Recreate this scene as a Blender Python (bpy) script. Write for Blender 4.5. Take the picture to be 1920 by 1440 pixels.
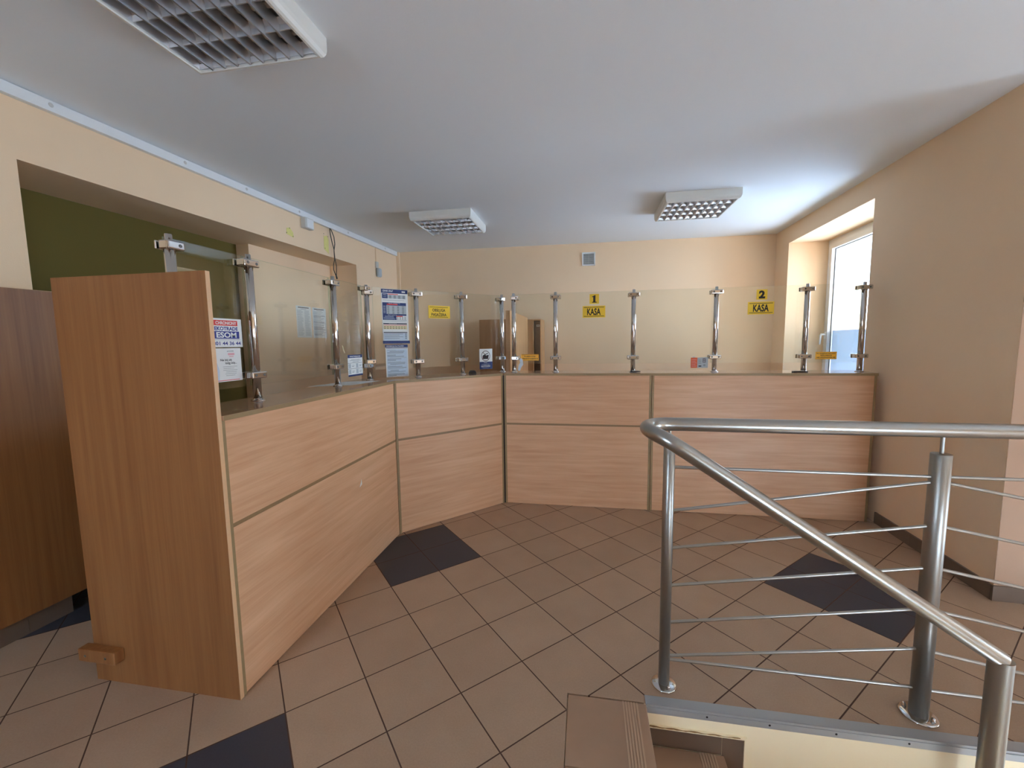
import bpy, bmesh, math, random
from mathutils import Vector, Matrix
random.seed(7)
sc = bpy.context.scene
for o in list(bpy.data.objects): bpy.data.objects.remove(o, do_unlink=True)
C = sc.collection

# ---------------------------------------------------------------- camera
F_PX = 785.67
CAM = Vector((0.70512, -3.56748, 1.42906))
YAW, PIT, ROL = -0.17318, -0.09887, -0.01326
fw = Vector((math.sin(YAW)*math.cos(PIT), math.cos(YAW)*math.cos(PIT), math.sin(PIT)))
rt = Vector((math.cos(YAW), -math.sin(YAW), 0)); up = rt.cross(fw)
r2 = rt*math.cos(ROL) + up*math.sin(ROL); u2 = -rt*math.sin(ROL) + up*math.cos(ROL)
cd = bpy.data.cameras.new('camera'); cam = bpy.data.objects.new('camera', cd); C.objects.link(cam)
cam.matrix_world = Matrix(((r2.x, u2.x, -fw.x, CAM.x), (r2.y, u2.y, -fw.y, CAM.y), (r2.z, u2.z, -fw.z, CAM.z), (0, 0, 0, 1)))
cd.sensor_width = 36; cd.lens = F_PX*36/1920; cd.clip_start = 0.02; cd.clip_end = 200
sc.camera = cam

# ---------------------------------------------------------------- world, daylight portals, exposure
w = bpy.data.worlds.new('overcast_sky'); sc.world = w; w.use_nodes = True
nt = w.node_tree; bg = nt.nodes['Background']
tc = nt.nodes.new('ShaderNodeTexCoord'); sx = nt.nodes.new('ShaderNodeSeparateXYZ'); rp = nt.nodes.new('ShaderNodeValToRGB')
mp = nt.nodes.new('ShaderNodeMapRange'); mp.inputs['From Min'].default_value = -1; mp.inputs['From Max'].default_value = 1
nt.links.new(tc.outputs['Generated'], sx.inputs[0]); nt.links.new(sx.outputs['Z'], mp.inputs['Value'])
nt.links.new(mp.outputs[0], rp.inputs[0]); nt.links.new(rp.outputs[0], bg.inputs['Color'])
e = rp.color_ramp.elements
e[0].position = 0.30; e[0].color = (0.34, 0.42, 0.52, 1)
e[1].position = 0.75; e[1].color = (0.64, 0.90, 1.24, 1)
m1 = e.new(0.47); m1.color = (0.52, 0.66, 0.86, 1)
m2 = e.new(0.52); m2.color = (0.84, 1.03, 1.29, 1)
bg.inputs['Strength'].default_value = 12.0
def portal(name, loc, sx_, sy_, rot):
    l = bpy.data.lights.new(name, 'AREA'); l.shape = 'RECTANGLE'; l.size = sx_; l.size_y = sy_
    l.cycles.is_portal = True
    o = bpy.data.objects.new(name, l); C.objects.link(o); o.location = loc; o.rotation_euler = rot
# area light emits along local -Z ; rotated so -Z points to -X (into the room)
portal('window_daylight', (3.62, 1.06, 1.71), 1.62, 1.55, (0, math.pi/2, 0))
portal('added_door_daylight', (3.8, -6.26, -.2), 1.2, 1.62, (math.pi/2, 0, math.pi))  # sky light through the added front door
portal('added_window_daylight', (-1.32, -6.26, 1.60), .6, 1.3, (math.pi/2, 0, math.pi))  # sky light through the added front window
portal('entrance_daylight', (7.12, -2.2, -.15), 1.82, 1.2, (0, math.pi/2, 0))
vs = sc.view_settings; vs.view_transform = 'Standard'; vs.look = 'None'; vs.gamma = 1; vs.use_curve_mapping = False
vs.exposure = 1.84
sc.cycles.use_denoising = True
sc.cycles.max_bounces = 12; sc.cycles.diffuse_bounces = 7; sc.cycles.glossy_bounces = 6
sc.cycles.transparent_max_bounces = 24; sc.cycles.transmission_bounces = 6
sc.cycles.sample_clamp_indirect = 6.0; sc.cycles.caustics_reflective = False; sc.cycles.caustics_refractive = False

# ---------------------------------------------------------------- material helpers
def lin(c):
    return tuple((x/12.92 if x <= .04045 else ((x+.055)/1.055)**2.4) for x in [v/255 for v in c])
def new_mat(name):
    m = bpy.data.materials.new(name); m.use_nodes = True
    return m, m.node_tree, m.node_tree.nodes['Principled BSDF']
def plain(name, rgb, rough=.5, metal=0.0, noise=0.0, nscale=8, bump=0.0, bscale=300, spec=None, coat=0):
    m, t, b = new_mat(name); c = lin(rgb)
    b.inputs['Base Color'].default_value = (*c, 1); b.inputs['Roughness'].default_value = rough; b.inputs['Metallic'].default_value = metal
    if spec is not None: b.inputs['Specular IOR Level'].default_value = spec
    if coat: b.inputs['Coat Weight'].default_value = coat; b.inputs['Coat Roughness'].default_value = .15
    co = t.nodes.new('ShaderNodeTexCoord')
    if noise:
        n = t.nodes.new('ShaderNodeTexNoise'); n.inputs['Scale'].default_value = nscale; n.inputs['Detail'].default_value = 5
        t.links.new(co.outputs['Object'], n.inputs['Vector'])
        mx = t.nodes.new('ShaderNodeMix'); mx.data_type = 'RGBA'
        mx.inputs['A'].default_value = (*[v*(1-noise) for v in c], 1); mx.inputs['B'].default_value = (*[min(1, v*(1+noise)) for v in c], 1)
        t.links.new(n.outputs['Fac'], mx.inputs['Factor']); t.links.new(mx.outputs['Result'], b.inputs['Base Color'])
    if bump:
        n2 = t.nodes.new('ShaderNodeTexNoise'); n2.inputs['Scale'].default_value = bscale; n2.inputs['Detail'].default_value = 3
        t.links.new(co.outputs['Object'], n2.inputs['Vector'])
        bp = t.nodes.new('ShaderNodeBump'); bp.inputs['Strength'].default_value = bump; bp.inputs['Distance'].default_value = .002
        t.links.new(n2.outputs['Fac'], bp.inputs['Height']); t.links.new(bp.outputs[0], b.inputs['Normal'])
    return m
def wood(name, light, dark, vertical=False, rough=.42):
    m, t, b = new_mat(name)
    co = t.nodes.new('ShaderNodeTexCoord')
    def layer(scale, sc3, detail=4, dist=0.0):
        mpn = t.nodes.new('ShaderNodeMapping'); mpn.inputs['Scale'].default_value = sc3
        t.links.new(co.outputs['Object'], mpn.inputs['Vector'])
        n = t.nodes.new('ShaderNodeTexNoise'); n.inputs['Scale'].default_value = scale; n.inputs['Detail'].default_value = detail
        n.inputs['Distortion'].default_value = dist
        t.links.new(mpn.outputs[0], n.inputs['Vector']); return n
    if vertical: a, bb = (1, 1, .035), (1, 1, .02)
    else: a, bb = (.06, .06, 1), (.03, .03, 1)
    n1 = layer(34, a, 6, .6); n2 = layer(150, bb, 2); n3 = layer(5, (a[0]*3, a[1]*3, a[2]*3 if vertical else 1), 3, .8)
    ad = t.nodes.new('ShaderNodeMath'); ad.operation = 'MULTIPLY_ADD'; ad.inputs[1].default_value = .55
    ml = t.nodes.new('ShaderNodeMath'); ml.operation = 'MULTIPLY'; ml.inputs[1].default_value = .22
    m3 = t.nodes.new('ShaderNodeMath'); m3.operation = 'MULTIPLY_ADD'; m3.inputs[1].default_value = .30
    t.links.new(n2.outputs['Fac'], ml.inputs[0]); t.links.new(n1.outputs['Fac'], ad.inputs[0]); t.links.new(ml.outputs[0], ad.inputs[2])
    t.links.new(n3.outputs['Fac'], m3.inputs[0]); t.links.new(ad.outputs[0], m3.inputs[2])
    r = t.nodes.new('ShaderNodeValToRGB'); r.color_ramp.elements[0].position = .36; r.color_ramp.elements[1].position = .66
    r.color_ramp.elements[0].color = (*lin(dark), 1); r.color_ramp.elements[1].color = (*lin(light), 1)
    t.links.new(m3.outputs[0], r.inputs[0]); t.links.new(r.outputs[0], b.inputs['Base Color'])
    b.inputs['Roughness'].default_value = rough; b.inputs['Specular IOR Level'].default_value = .35
    return m
def pane_material(name, tint=(.97, .99, .98), f0=.05, gain=1.0):
    m = bpy.data.materials.new(name); m.use_nodes = True; t = m.node_tree; t.nodes.clear()
    out = t.nodes.new('ShaderNodeOutputMaterial'); mix = t.nodes.new('ShaderNodeMixShader')
    tr = t.nodes.new('ShaderNodeBsdfTransparent'); tr.inputs[0].default_value = (*tint, 1)
    gl = t.nodes.new('ShaderNodeBsdfGlossy'); gl.inputs['Roughness'].default_value = 0.0
    lw = t.nodes.new('ShaderNodeLayerWeight'); lw.inputs['Blend'].default_value = .5
    pw = t.nodes.new('ShaderNodeMath'); pw.operation = 'POWER'; pw.inputs[1].default_value = 5
    ma = t.nodes.new('ShaderNodeMath'); ma.operation = 'MULTIPLY_ADD'; ma.inputs[1].default_value = (1-f0)*gain; ma.inputs[2].default_value = f0
    t.links.new(lw.outputs['Facing'], pw.inputs[0]); t.links.new(pw.outputs[0], ma.inputs[0])
    t.links.new(ma.outputs[0], mix.inputs[0]); t.links.new(tr.outputs[0], mix.inputs[1]); t.links.new(gl.outputs[0], mix.inputs[2])
    t.links.new(mix.outputs[0], out.inputs[0]); return m

M = {}
M['peach'] = plain('peach_wall_paint', (236, 209, 175), .85, noise=.03, nscale=3, bump=.25, bscale=160)
M['ceiling'] = plain('white_ceiling_paint', (232, 240, 247), .9, bump=.2, bscale=140)
M['olive'] = plain('olive_green_paint', (100, 88, 34), .85, noise=.05, nscale=3)
M['beech'] = wood('beech_laminate_horizontal', (217, 173, 136), (198, 150, 112))
M['beech_top'] = wood('beech_laminate_worktop', (196, 160, 130), (178, 140, 110), rough=.09)
M['beech_top'].node_tree.nodes['Principled BSDF'].inputs['Specular IOR Level'].default_value = .9
M['beech_v'] = wood('beech_laminate_vertical', (196, 152, 108), (174, 128, 84), vertical=True)
M['shaded_beech'] = wood('beech_laminate_shaded_end_board', (148, 98, 56), (126, 78, 42), vertical=True)  # beech laminate with the shade on these boards darkened into its colour
M['edging'] = plain('olive_brown_edge_banding', (146, 122, 84), .5, noise=.12, nscale=60)
M['edging_dark'] = plain('brown_mid_rail_banding', (140, 112, 76), .5, noise=.12, nscale=60)
M['raw_edge'] = plain('light_board_edge', (214, 172, 130), .55, noise=.08, nscale=60)
M['gap'] = plain('dark_shadow_gap_filler', (46, 38, 32), .9)
M['steel'] = plain('brushed_stainless_steel', (168, 166, 160), .30, metal=1.0)
M['steel_matt'] = plain('satin_stainless_steel', (160, 158, 152), .38, metal=1.0)
M['chrome'] = plain('polished_chrome', (205, 203, 200), .10, metal=1.0)
M['screw'] = plain('screw_metal', (110, 108, 104), .35, metal=1.0)
M['alu'] = plain('anodised_aluminium_trim', (172, 176, 178), .45, metal=.55)
M['lampwhite'] = plain('white_lamp_enamel', (222, 224, 220), .4)
M['louver'] = plain('polished_louver_aluminium', (206, 208, 212), .30, metal=.85)
M['tube'] = plain('fluorescent_tube_glass', (215, 215, 210), .3)
M['lampdark'] = plain('lamp_inner_tray', (140, 138, 134), .5)
M['pvc'] = plain('white_pvc', (226, 230, 232), .35)
M['pvc_grey'] = plain('grey_white_pvc', (196, 196, 192), .5)
M['seal'] = plain('dark_rubber_seal', (40, 46, 52), .6)
M['black'] = plain('black_plastic', (24, 22, 22), .4)
M['paper'] = plain('white_paper', (226, 228, 226), .8)
M['grey'] = plain('printed_grey', (128, 134, 138), .8)
M['lgrey'] = plain('printed_light_grey', (176, 184, 188), .8)
M['navy'] = plain('printed_navy', (34, 52, 104), .6)
M['navy_dark'] = plain('printed_dark_navy', (26, 32, 58), .6)
M['blue'] = plain('printed_blue', (44, 50, 132), .6)
M['paleblue'] = plain('printed_pale_blue', (190, 204, 218), .8)
M['red'] = plain('printed_red', (214, 66, 62), .6)
M['pink'] = plain('printed_pink', (226, 170, 178), .7)
M['yellow'] = plain('yellow_plastic_sign', (236, 196, 40), .45)
M['amber'] = plain('amber_sticker', (240, 174, 30), .5)
M['orange'] = plain('printed_orange', (214, 92, 46), .6)
M['maroon'] = plain('printed_maroon', (74, 28, 34), .6)
M['ink'] = plain('printed_black', (28, 24, 24), .7)
M['cream_ink'] = plain('printed_cream', (222, 208, 168), .8)
M['peeled'] = plain('peeled_yellow_plaster', (224, 214, 134), .9, noise=.1, nscale=40)
M['facade'] = plain('white_facade_render', (228, 230, 230), .9, noise=.03, nscale=2)
M['facade_yellow'] = plain('pale_yellow_facade_render', (226, 224, 200), .9)
M['pavement'] = plain('grey_paving', (150, 152, 154), .9, noise=.1, nscale=6)
M['skirt'] = plain('dark_brown_skirting_tile', (112, 94, 80), .4, noise=.08, nscale=12)
M['tread'] = plain('brown_stair_tile', (164, 132, 106), .42, noise=.10, nscale=10)
M['plaster'] = plain('cream_stairwell_plaster', (246, 230, 194), .85, noise=.04, nscale=3)
M['grime'] = plain('brown_grime_stain', (150, 116, 74), .9)
M['glass'] = pane_material('clear_screen_glass', f0=.075)
M['glass_edge'] = pane_material('green_glass_edge', tint=(.72, .86, .80), f0=.15)
M['double_glazing'] = pane_material('double_glazing', tint=(.90, .91, .92), f0=.05)
M['window_glass'] = pane_material('window_glass', tint=(.96, .99, 1.0), f0=.05)
def film_material():
    m = bpy.data.materials.new('frosted_blue_window_film'); m.use_nodes = True; t = m.node_tree; t.nodes.clear()
    out = t.nodes.new('ShaderNodeOutputMaterial'); mix = t.nodes.new('ShaderNodeMixShader'); mix.inputs[0].default_value = .45
    tr = t.nodes.new('ShaderNodeBsdfTransparent'); tr.inputs[0].default_value = (.20, .245, .27, 1)
    tl = t.nodes.new('ShaderNodeBsdfTranslucent'); tl.inputs[0].default_value = (.32, .33, .37, 1)
    t.links.new(tr.outputs[0], mix.inputs[1]); t.links.new(tl.outputs[0], mix.inputs[2]); t.links.new(mix.outputs[0], out.inputs[0]); return m
M['film'] = film_material()
def plastic_film():
    m = bpy.data.materials.new('clear_blue_plastic'); m.use_nodes = True; t = m.node_tree; b = t.nodes['Principled BSDF']
    b.inputs['Base Color'].default_value = (.62, .76, .88, 1); b.inputs['Alpha'].default_value = .55; b.inputs['Roughness'].default_value = .15
    return m
M['plastic'] = plastic_film()

# floor tiles: the pattern lies at 45 degrees to the room
TH, TS, OX, OY = -0.75766, 0.305, -0.42009, -1.37874
def tile_floor():
    m, t, b = new_mat('brown_ceramic_floor_tiles'); c, s = math.cos(TH), math.sin(TH)
    N, L = t.nodes.new, t.links.new
    geo = N('ShaderNodeTexCoord')
    def dot(vec, add):
        d = N('ShaderNodeVectorMath'); d.operation = 'DOT_PRODUCT'; d.inputs[1].default_value = vec; L(geo.outputs['Object'], d.inputs[0])
        a = N('ShaderNodeMath'); a.operation = 'ADD'; a.inputs[1].default_value = add; L(d.outputs['Value'], a.inputs[0]); return a.outputs[0]
    v = dot((c/TS, -s/TS, 0), (-c*OX + s*OY)/TS)
    u = dot((-s/TS, -c/TS, 0), (s*OX + c*OY)/TS)
    def mth(op, a, bv=None, c2=None):
        n = N('ShaderNodeMath'); n.operation = op
        for i, x in enumerate((a, bv, c2)):
            if x is None: continue
            if isinstance(x, (int, float)): n.inputs[i].default_value = x
            else: L(x, n.inputs[i])
        return n.outputs[0]
    def edge(x):   # distance to nearest joint in tile units
        f = mth('FRACT', x); return mth('MINIMUM', f, mth('SUBTRACT', 1.0, f))
    ed = mth('MINIMUM', edge(u), edge(v))
    grout = mth('LESS_THAN', ed, 0.0085)
    patch = None
    for uc, vc in ((-1, 1), (5, 7), (3, -3), (-3, -5)):  # last square is dark tile standing in for shade in the passage
        p = mth('MULTIPLY', mth('LESS_THAN', mth('ABSOLUTE', mth('SUBTRACT', u, uc)), 1.0), mth('LESS_THAN', mth('ABSOLUTE', mth('SUBTRACT', v, vc)), 1.0))
        patch = p if patch is None else mth('MAXIMUM', patch, p)
    cb = N('ShaderNodeCombineXYZ'); L(mth('FLOOR', u), cb.inputs[0]); L(mth('FLOOR', v), cb.inputs[1])
    wn = N('ShaderNodeTexWhiteNoise'); L(cb.outputs[0], wn.inputs['Vector'])
    ns = N('ShaderNodeTexNoise'); ns.inputs['Scale'].default_value = 160; ns.inputs['Detail'].default_value = 4; L(geo.outputs['Object'], ns.inputs['Vector'])
    nl = N('ShaderNodeTexNoise'); nl.inputs['Scale'].default_value = 5; nl.inputs['Detail'].default_value = 3; L(geo.outputs['Object'], nl.inputs['Vector'])
    fac = mth('ADD', mth('MULTIPLY', wn.outputs['Value'], .16), mth('ADD', mth('MULTIPLY', ns.outputs['Fac'], .45), mth('MULTIPLY', nl.outputs['Fac'], .35)))
    r = N('ShaderNodeValToRGB'); r.color_ramp.elements[0].position = .25; r.color_ramp.elements[1].position = .85
    r.color_ramp.elements[0].color = (*lin((162, 134, 110)), 1); r.color_ramp.elements[1].color = (*lin((188, 160, 134)), 1); L(fac, r.inputs[0])
    def mix(f, a, bcol):
        n = N('ShaderNodeMix'); n.data_type = 'RGBA'; L(f, n.inputs['Factor'])
        for k, x in (('A', a), ('B', bcol)):
            if isinstance(x, tuple): n.inputs[k].default_value = (*x, 1)
            else: L(x, n.inputs[k])
        return n.outputs['Result']
    dark = N('ShaderNodeValToRGB'); dark.color_ramp.elements[0].color = (*lin((52, 52, 60)), 1); dark.color_ramp.elements[1].color = (*lin((64, 64, 72)), 1); L(ns.outputs['Fac'], dark.inputs[0])
    col = mix(patch, r.outputs[0], dark.outputs[0])
    col = mix(grout, col, lin((78, 54, 42)))
    L(col, b.inputs['Base Color'])
    b.inputs['Specular IOR Level'].default_value = .4
    L(mth('MULTIPLY_ADD', grout, .4, .40), b.inputs['Roughness'])
    bp = N('ShaderNodeBump'); bp.inputs['Strength'].default_value = .35; bp.inputs['Distance'].default_value = .0015
    L(mth('MINIMUM', mth('MULTIPLY', ed, 60.0), 1.0), bp.inputs['Height']); L(bp.outputs[0], b.inputs['Normal'])
    return m
M['floor'] = tile_floor()

# ---------------------------------------------------------------- mesh helpers
class MB:
    """collects shapes into one mesh; every face keeps a material"""
    def __init__(s): s.v = []; s.f = []; s.m = []; s.mats = []; s.smooth = []
    def mi(s, mat):
        if mat not in s.mats: s.mats.append(mat)
        return s.mats.index(mat)
    def add(s, vs_, fs, mat, smooth=False):
        b = len(s.v); s.v += [tuple(x) for x in vs_]; k = s.mi(mat)
        for f in fs: s.f.append([b+i for i in f]); s.m.append(k); s.smooth.append(smooth)
        return s
    def box(s, a, b, mat, fr=None):
        x0, x1 = sorted((a[0], b[0])); y0, y1 = sorted((a[1], b[1])); z0, z1 = sorted((a[2], b[2]))
        p = [Vector((x, y, z)) for z in (z0, z1) for x, y in ((x0, y0), (x1, y0), (x1, y1), (x0, y1))]
        if fr: p = [fr(q) for q in p]
        fs = [(0, 3, 2, 1), (4, 5, 6, 7), (0, 1, 5, 4), (1, 2, 6, 5), (2, 3, 7, 6), (3, 0, 4, 7)]
        # keep normals outward if the frame mirrors
        n = (p[1]-p[0]).cross(p[3]-p[0]).dot(p[4]-p[0])
        if n < 0: fs = [tuple(reversed(f)) for f in fs]
        return s.add(p, fs, mat)
    def bevbox(s, a, b, mat, r=.002, fr=None, seg=2):
        bm = bmesh.new(); bmesh.ops.create_cube(bm, size=1)
        for v in bm.verts: v.co = Vector(((a[0]+b[0])/2+v.co.x*abs(b[0]-a[0]), (a[1]+b[1])/2+v.co.y*abs(b[1]-a[1]), (a[2]+b[2])/2+v.co.z*abs(b[2]-a[2])))
        bmesh.ops.bevel(bm, geom=list(bm.edges), offset=r, segments=seg, affect='EDGES', profile=.5)
        bm.verts.index_update(); p = [v.co.copy() for v in bm.verts]
        if fr: p = [fr(q) for q in p]
        s.add(p, [[v.index for v in f.verts] for f in bm.faces], mat); bm.free(); return s
    def tube(s, pts, r, mat, seg=20, cap=True):
        pts = [Vector(p) for p in pts]; rings = []; n = len(pts)
        d0 = (pts[1]-pts[0]).normalized(); a = Vector((0, 0, 1)) if abs(d0.z) < .9 else Vector((1, 0, 0))
        x = d0.cross(a).normalized(); prev = d0
        for i, p in enumerate(pts):
            din = (pts[i]-pts[i-1]).normalized() if i else (pts[1]-pts[0]).normalized()
            dout = (pts[i+1]-pts[i]).normalized() if i < n-1 else din
            t = (din+dout).normalized(); q = prev.rotation_difference(t); x = q @ x; prev = t
            x = (x - t*x.dot(t)).normalized(); y = t.cross(x)
            k = 1/max(.35, din.dot(t))
            # stretch across the mitre
            bis = (dout-din)
            ring = []
            for j in range(seg):
                an = 2*math.pi*j/seg; o = x*math.cos(an)+y*math.sin(an)
                if bis.length > 1e-5:
                    bn = bis.normalized(); o = o + bn*o.dot(bn)*(k-1)
                rr = r[i] if isinstance(r, (list, tuple)) else r
                ring.append(p+o*rr)
            rings.append(ring)
        vs_ = [q for ring in rings for q in ring]
        fs = [(i*seg+j, i*seg+(j+1) % seg, (i+1)*seg+(j+1) % seg, (i+1)*seg+j) for i in range(n-1) for j in range(seg)]
        s.add(vs_, fs, mat, True)
        if cap:
            s.add(rings[0], [tuple(range(seg))[::-1]], mat); s.add(rings[-1], [tuple(range(seg))], mat)
        return s
    def cyl(s, p0, p1, r, mat, seg=24): return s.tube([p0, p1], r, mat, seg)
    def lathe(s, prof, mat, c=(0, 0, 0), axis='Z', seg=28, fr=None):
        vs_ = []
        for r, z in prof:
            for j in range(seg):
                a = 2*math.pi*j/seg; q = Vector((r*math.cos(a), r*math.sin(a), z))
                if axis == 'X': q = Vector((q.z, q.x, q.y))
                if axis == 'Y': q = Vector((q.x, q.z, -q.y))
                q = q+Vector(c); vs_.append(fr(q) if fr else q)
        n = len(prof)
        fs = [(i*seg+j, i*seg+(j+1) % seg, (i+1)*seg+(j+1) % seg, (i+1)*seg+j) for i in range(n-1) for j in range(seg)]
        s.add(vs_, fs, mat, True)
        if prof[-1][0] > 1e-4: s.add(vs_[-seg:], [tuple(range(seg))], mat)
        if prof[0][0] > 1e-4: s.add(vs_[:seg], [tuple(range(seg))[::-1]], mat)
        return s
    def prism(s, poly, z0, z1, mat, fr=None):
        n = len(poly)
        a = sum(poly[i][0]*poly[(i+1) % n][1]-poly[(i+1) % n][0]*poly[i][1] for i in range(n))
        if a < 0: poly = poly[::-1]
        p = [Vector((x, y, z0)) for x, y in poly]+[Vector((x, y, z1)) for x, y in poly]
        fs = [tuple(range(n))[::-1], tuple(range(n, 2*n))]+[(i, (i+1) % n, n+(i+1) % n, n+i) for i in range(n)]
        if fr:
            p = [fr(q) for q in p]
        return s.add(p, fs, mat)
    def build(s, name, parent=None, loc=None):
        me = bpy.data.meshes.new(name); vv = s.v
        if loc is None:
            loc = Vector((0, 0, 0))
        loc = Vector(loc)
        base = Vector(parent['_w']) if parent is not None and '_w' in parent else Vector((0, 0, 0))
        me.from_pydata([tuple(Vector(v)-loc) for v in vv], [], s.f)
        for m_ in s.mats: me.materials.append(m_)
        me.polygons.foreach_set('material_index', s.m); me.polygons.foreach_set('use_smooth', s.smooth)
        me.update(); bm = bmesh.new(); bm.from_mesh(me); bmesh.ops.recalc_face_normals(bm, faces=bm.faces) if not getattr(s, 'keep', False) else None
        bm.to_mesh(me); bm.free()
        o = bpy.data.objects.new(name, me); C.objects.link(o)
        if parent is not None: o.parent = parent
        o.location = loc-wpos(parent) if parent is not None else loc
        return o
def wpos(o):
    p = Vector((0, 0, 0))
    while o is not None: p = p+o.location; o = o.parent
    return p
def thing(name, label, cat, loc, group=None):
    o = bpy.data.objects.new(name, None); C.objects.link(o); o.location = loc; o.empty_display_size = .05
    o['label'] = label; o['category'] = cat
    if group: o['group'] = group
    return o
def tag(o, label, cat, group=None):
    o['label'] = label; o['category'] = cat
    if group: o['group'] = group
    return o
def struct(o): o['kind'] = 'structure'; return o
def frame(origin, d, front):
    """local (s along d, o away from the viewer side, z) -> world; front = unit vector towards the viewer"""
    O = Vector((origin[0], origin[1], 0)); D = Vector((d[0], d[1], 0)).normalized(); Fv = Vector((front[0], front[1], 0)).normalized()
    return lambda q: O + D*q[0] - Fv*q[1] + Vector((0, 0, q[2]))
def lbl(o, text): o['label'] = text; return o

ZC = 2.707
# ================================================================ ROOM SHELL
fL = frame((-1.985, 0), (.0371, 1), (1, -.0371))     # left wall: s = +Y, o = into the wall
fR = frame((2.931, 0), (.0363, 1), (-1, .0363))      # right wall: s = +Y, o = outwards
fB = frame((0, 2.139), (1, .0171), (.0171, -1))      # back wall: s = +X, o = outwards
b = MB()
b.box((-2.7, -6.1, -.15), (.64, 2.4, 0), M['floor']); b.box((.64, -1.974, -.15), (4.2, 2.4, 0), M['floor'])
b.box((.64, -6.1, -.15), (2.6, -3.15, 0), M['floor'])
struct(b.build('floor'))
b = MB(); b.box((-2.75, -6.2, ZC), (7.2, 2.5, ZC+.15), M['ceiling']); struct(b.build('ceiling'))
b = MB()
b.box((-6.3, 0, 0), (-1.855, .62, ZC), M['peach'], fL); b.box((1.08, 0, 0), (2.3, .62, ZC), M['peach'], fL)
b.box((-1.855, 0, 2.359), (1.08, .62, ZC), M['peach'], fL)
b.box((-.11, .345, 0), (1.08, .62, 2.359), M['peach'], fL)
struct(b.build('wall_left'))
b = MB(); b.box((-1.855, .48, 0), (-.11, .62, 2.359), M['olive'], fL); struct(b.build('wall_passage'))
b = MB(); b.box((-2.3, 0, 0), (3.6, .3, ZC), M['peach'], fB); struct(b.build('wall_back'))
# right wall with deep window reveal
WY0, WY1, WZ0, WZ1 = .287, 1.832, .88, 2.518
b = MB()
b.box((-.998, 0, 0), (WY0, .78, ZC), M['peach'], fR); b.box((WY1, 0, 0), (2.2, .78, ZC), M['peach'], fR)
b.box((WY0, 0, 0), (WY1, .78, WZ0), M['peach'], fR); b.box((WY0, 0, WZ1), (WY1, .78, ZC), M['peach'], fR)
struct(b.build('wall_right'))
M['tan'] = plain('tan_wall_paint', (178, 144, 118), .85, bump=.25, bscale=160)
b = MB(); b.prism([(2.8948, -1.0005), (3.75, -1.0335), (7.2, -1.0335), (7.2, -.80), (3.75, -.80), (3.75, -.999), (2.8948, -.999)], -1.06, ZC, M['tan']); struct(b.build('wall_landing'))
# entrance wall far right with glazed door (outside the frame, lets the daylight in)
b = MB(); X0, X1 = 7.0, 7.25
b.box((X0, -1.6, -1.06), (X1, -.8, ZC), M['peach']); b.box((X0, -6.3, -1.06), (X1, -2.8, ZC), M['peach'])
b.box((X0, -2.8, .76), (X1, -1.6, ZC), M['peach'])
struct(b.build('wall_entrance'))
b = MB(); b.box((-2.75, -6.3, -1.2), (-1.62, -6.1, ZC), M['peach']); b.box((-1.0, -6.3, -1.2), (3.2, -6.1, ZC), M['peach'])
b.box((-1.62, -6.3, -1.2), (-1.0, -6.1, .95), M['peach']); b.box((-1.62, -6.3, 2.25), (-1.0, -6.1, ZC), M['peach']); b.box((4.4, -6.3, -1.2), (7.2, -6.1, ZC), M['peach'])
b.box((3.2, -6.3, .62), (4.4, -6.1, ZC), M['peach']); struct(b.build('wall_front'))
w2 = struct(bpy.data.objects.new('window_fill_unseen', None)); C.objects.link(w2); b = MB()  # unseen window added behind the camera as daylight fill
for x0 in (-1.62, -1.07): b.box((x0, -6.24, .95), (x0+.07, -6.18, 2.25), M['pvc'])
b.box((-1.55, -6.24, .95), (-1.07, -6.18, 1.02), M['pvc']); b.box((-1.55, -6.24, 2.18), (-1.07, -6.18, 2.25), M['pvc']); b.build('window_frame', w2)
b = MB(); b.box((-1.55, -6.212, 1.02), (-1.07, -6.206, 2.18), M['window_glass']); b.build('window_pane', w2)
d2 = struct(bpy.data.objects.new('door_fill_unseen', None)); C.objects.link(d2); b = MB()  # unseen glazed door added low in the front wall as daylight fill
for x0 in (3.2, 3.76, 4.32): b.box((x0, -6.24, -1.06), (x0+.08, -6.18, .62), M['pvc'])
b.box((3.2, -6.24, -1.06), (4.4, -6.18, -.96), M['pvc']); b.box((3.2, -6.24, .54), (4.4, -6.18, .62), M['pvc']); b.build('door_frame', d2)
b = MB(); b.box((3.28, -6.212, -.96), (4.32, -6.206, .54), M['window_glass']); b.build('door_pane', d2)
# stairwell
b = MB(); b.box((.94, -1.975, -1.2), (4.2, -1.80, -.15), M['plaster']); b.box((.9405, -1.9752, -.16), (4.2, -1.974, -.003), M['plaster'])
struct(b.build('wall_stairwell'))
b = MB(); b.box((.5, -3.3, -1.2), (2.6, -3.15, -.15), M['plaster']); struct(b.build('wall_stairwell_near'))
b = MB(); b.box((2.6, -6.2, -1.2), (7.2, -1.0, -1.06), M['floor']); struct(b.build('floor_entrance'))
# glazed door 1
d1 = struct(bpy.data.objects.new('door_1', None)); C.objects.link(d1)
b = MB(); ys = (-2.8, -2.24, -1.68)
for y0 in ys: b.box((7.06, y0, -1.06), (7.12, y0+.08, .76), M['pvc'])
b.box((7.06, -2.8, .68), (7.12, -1.6, .76), M['pvc']); b.box((7.06, -2.8, -1.06), (7.12, -1.6, -.96), M['pvc'])
b.build('door_frame', d1)
b = MB(); b.box((7.088, -2.72, -.96), (7.094, -1.68, .68), M['window_glass']); b.build('door_pane', d1)
b = MB(); b.tube([(7.05, -2.12, -.2), (7.01, -2.12, -.2), (7.01, -2.12, .3), (7.05, -2.12, .3)], .012, M['steel']); b.build('door_handle', d1)

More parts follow.
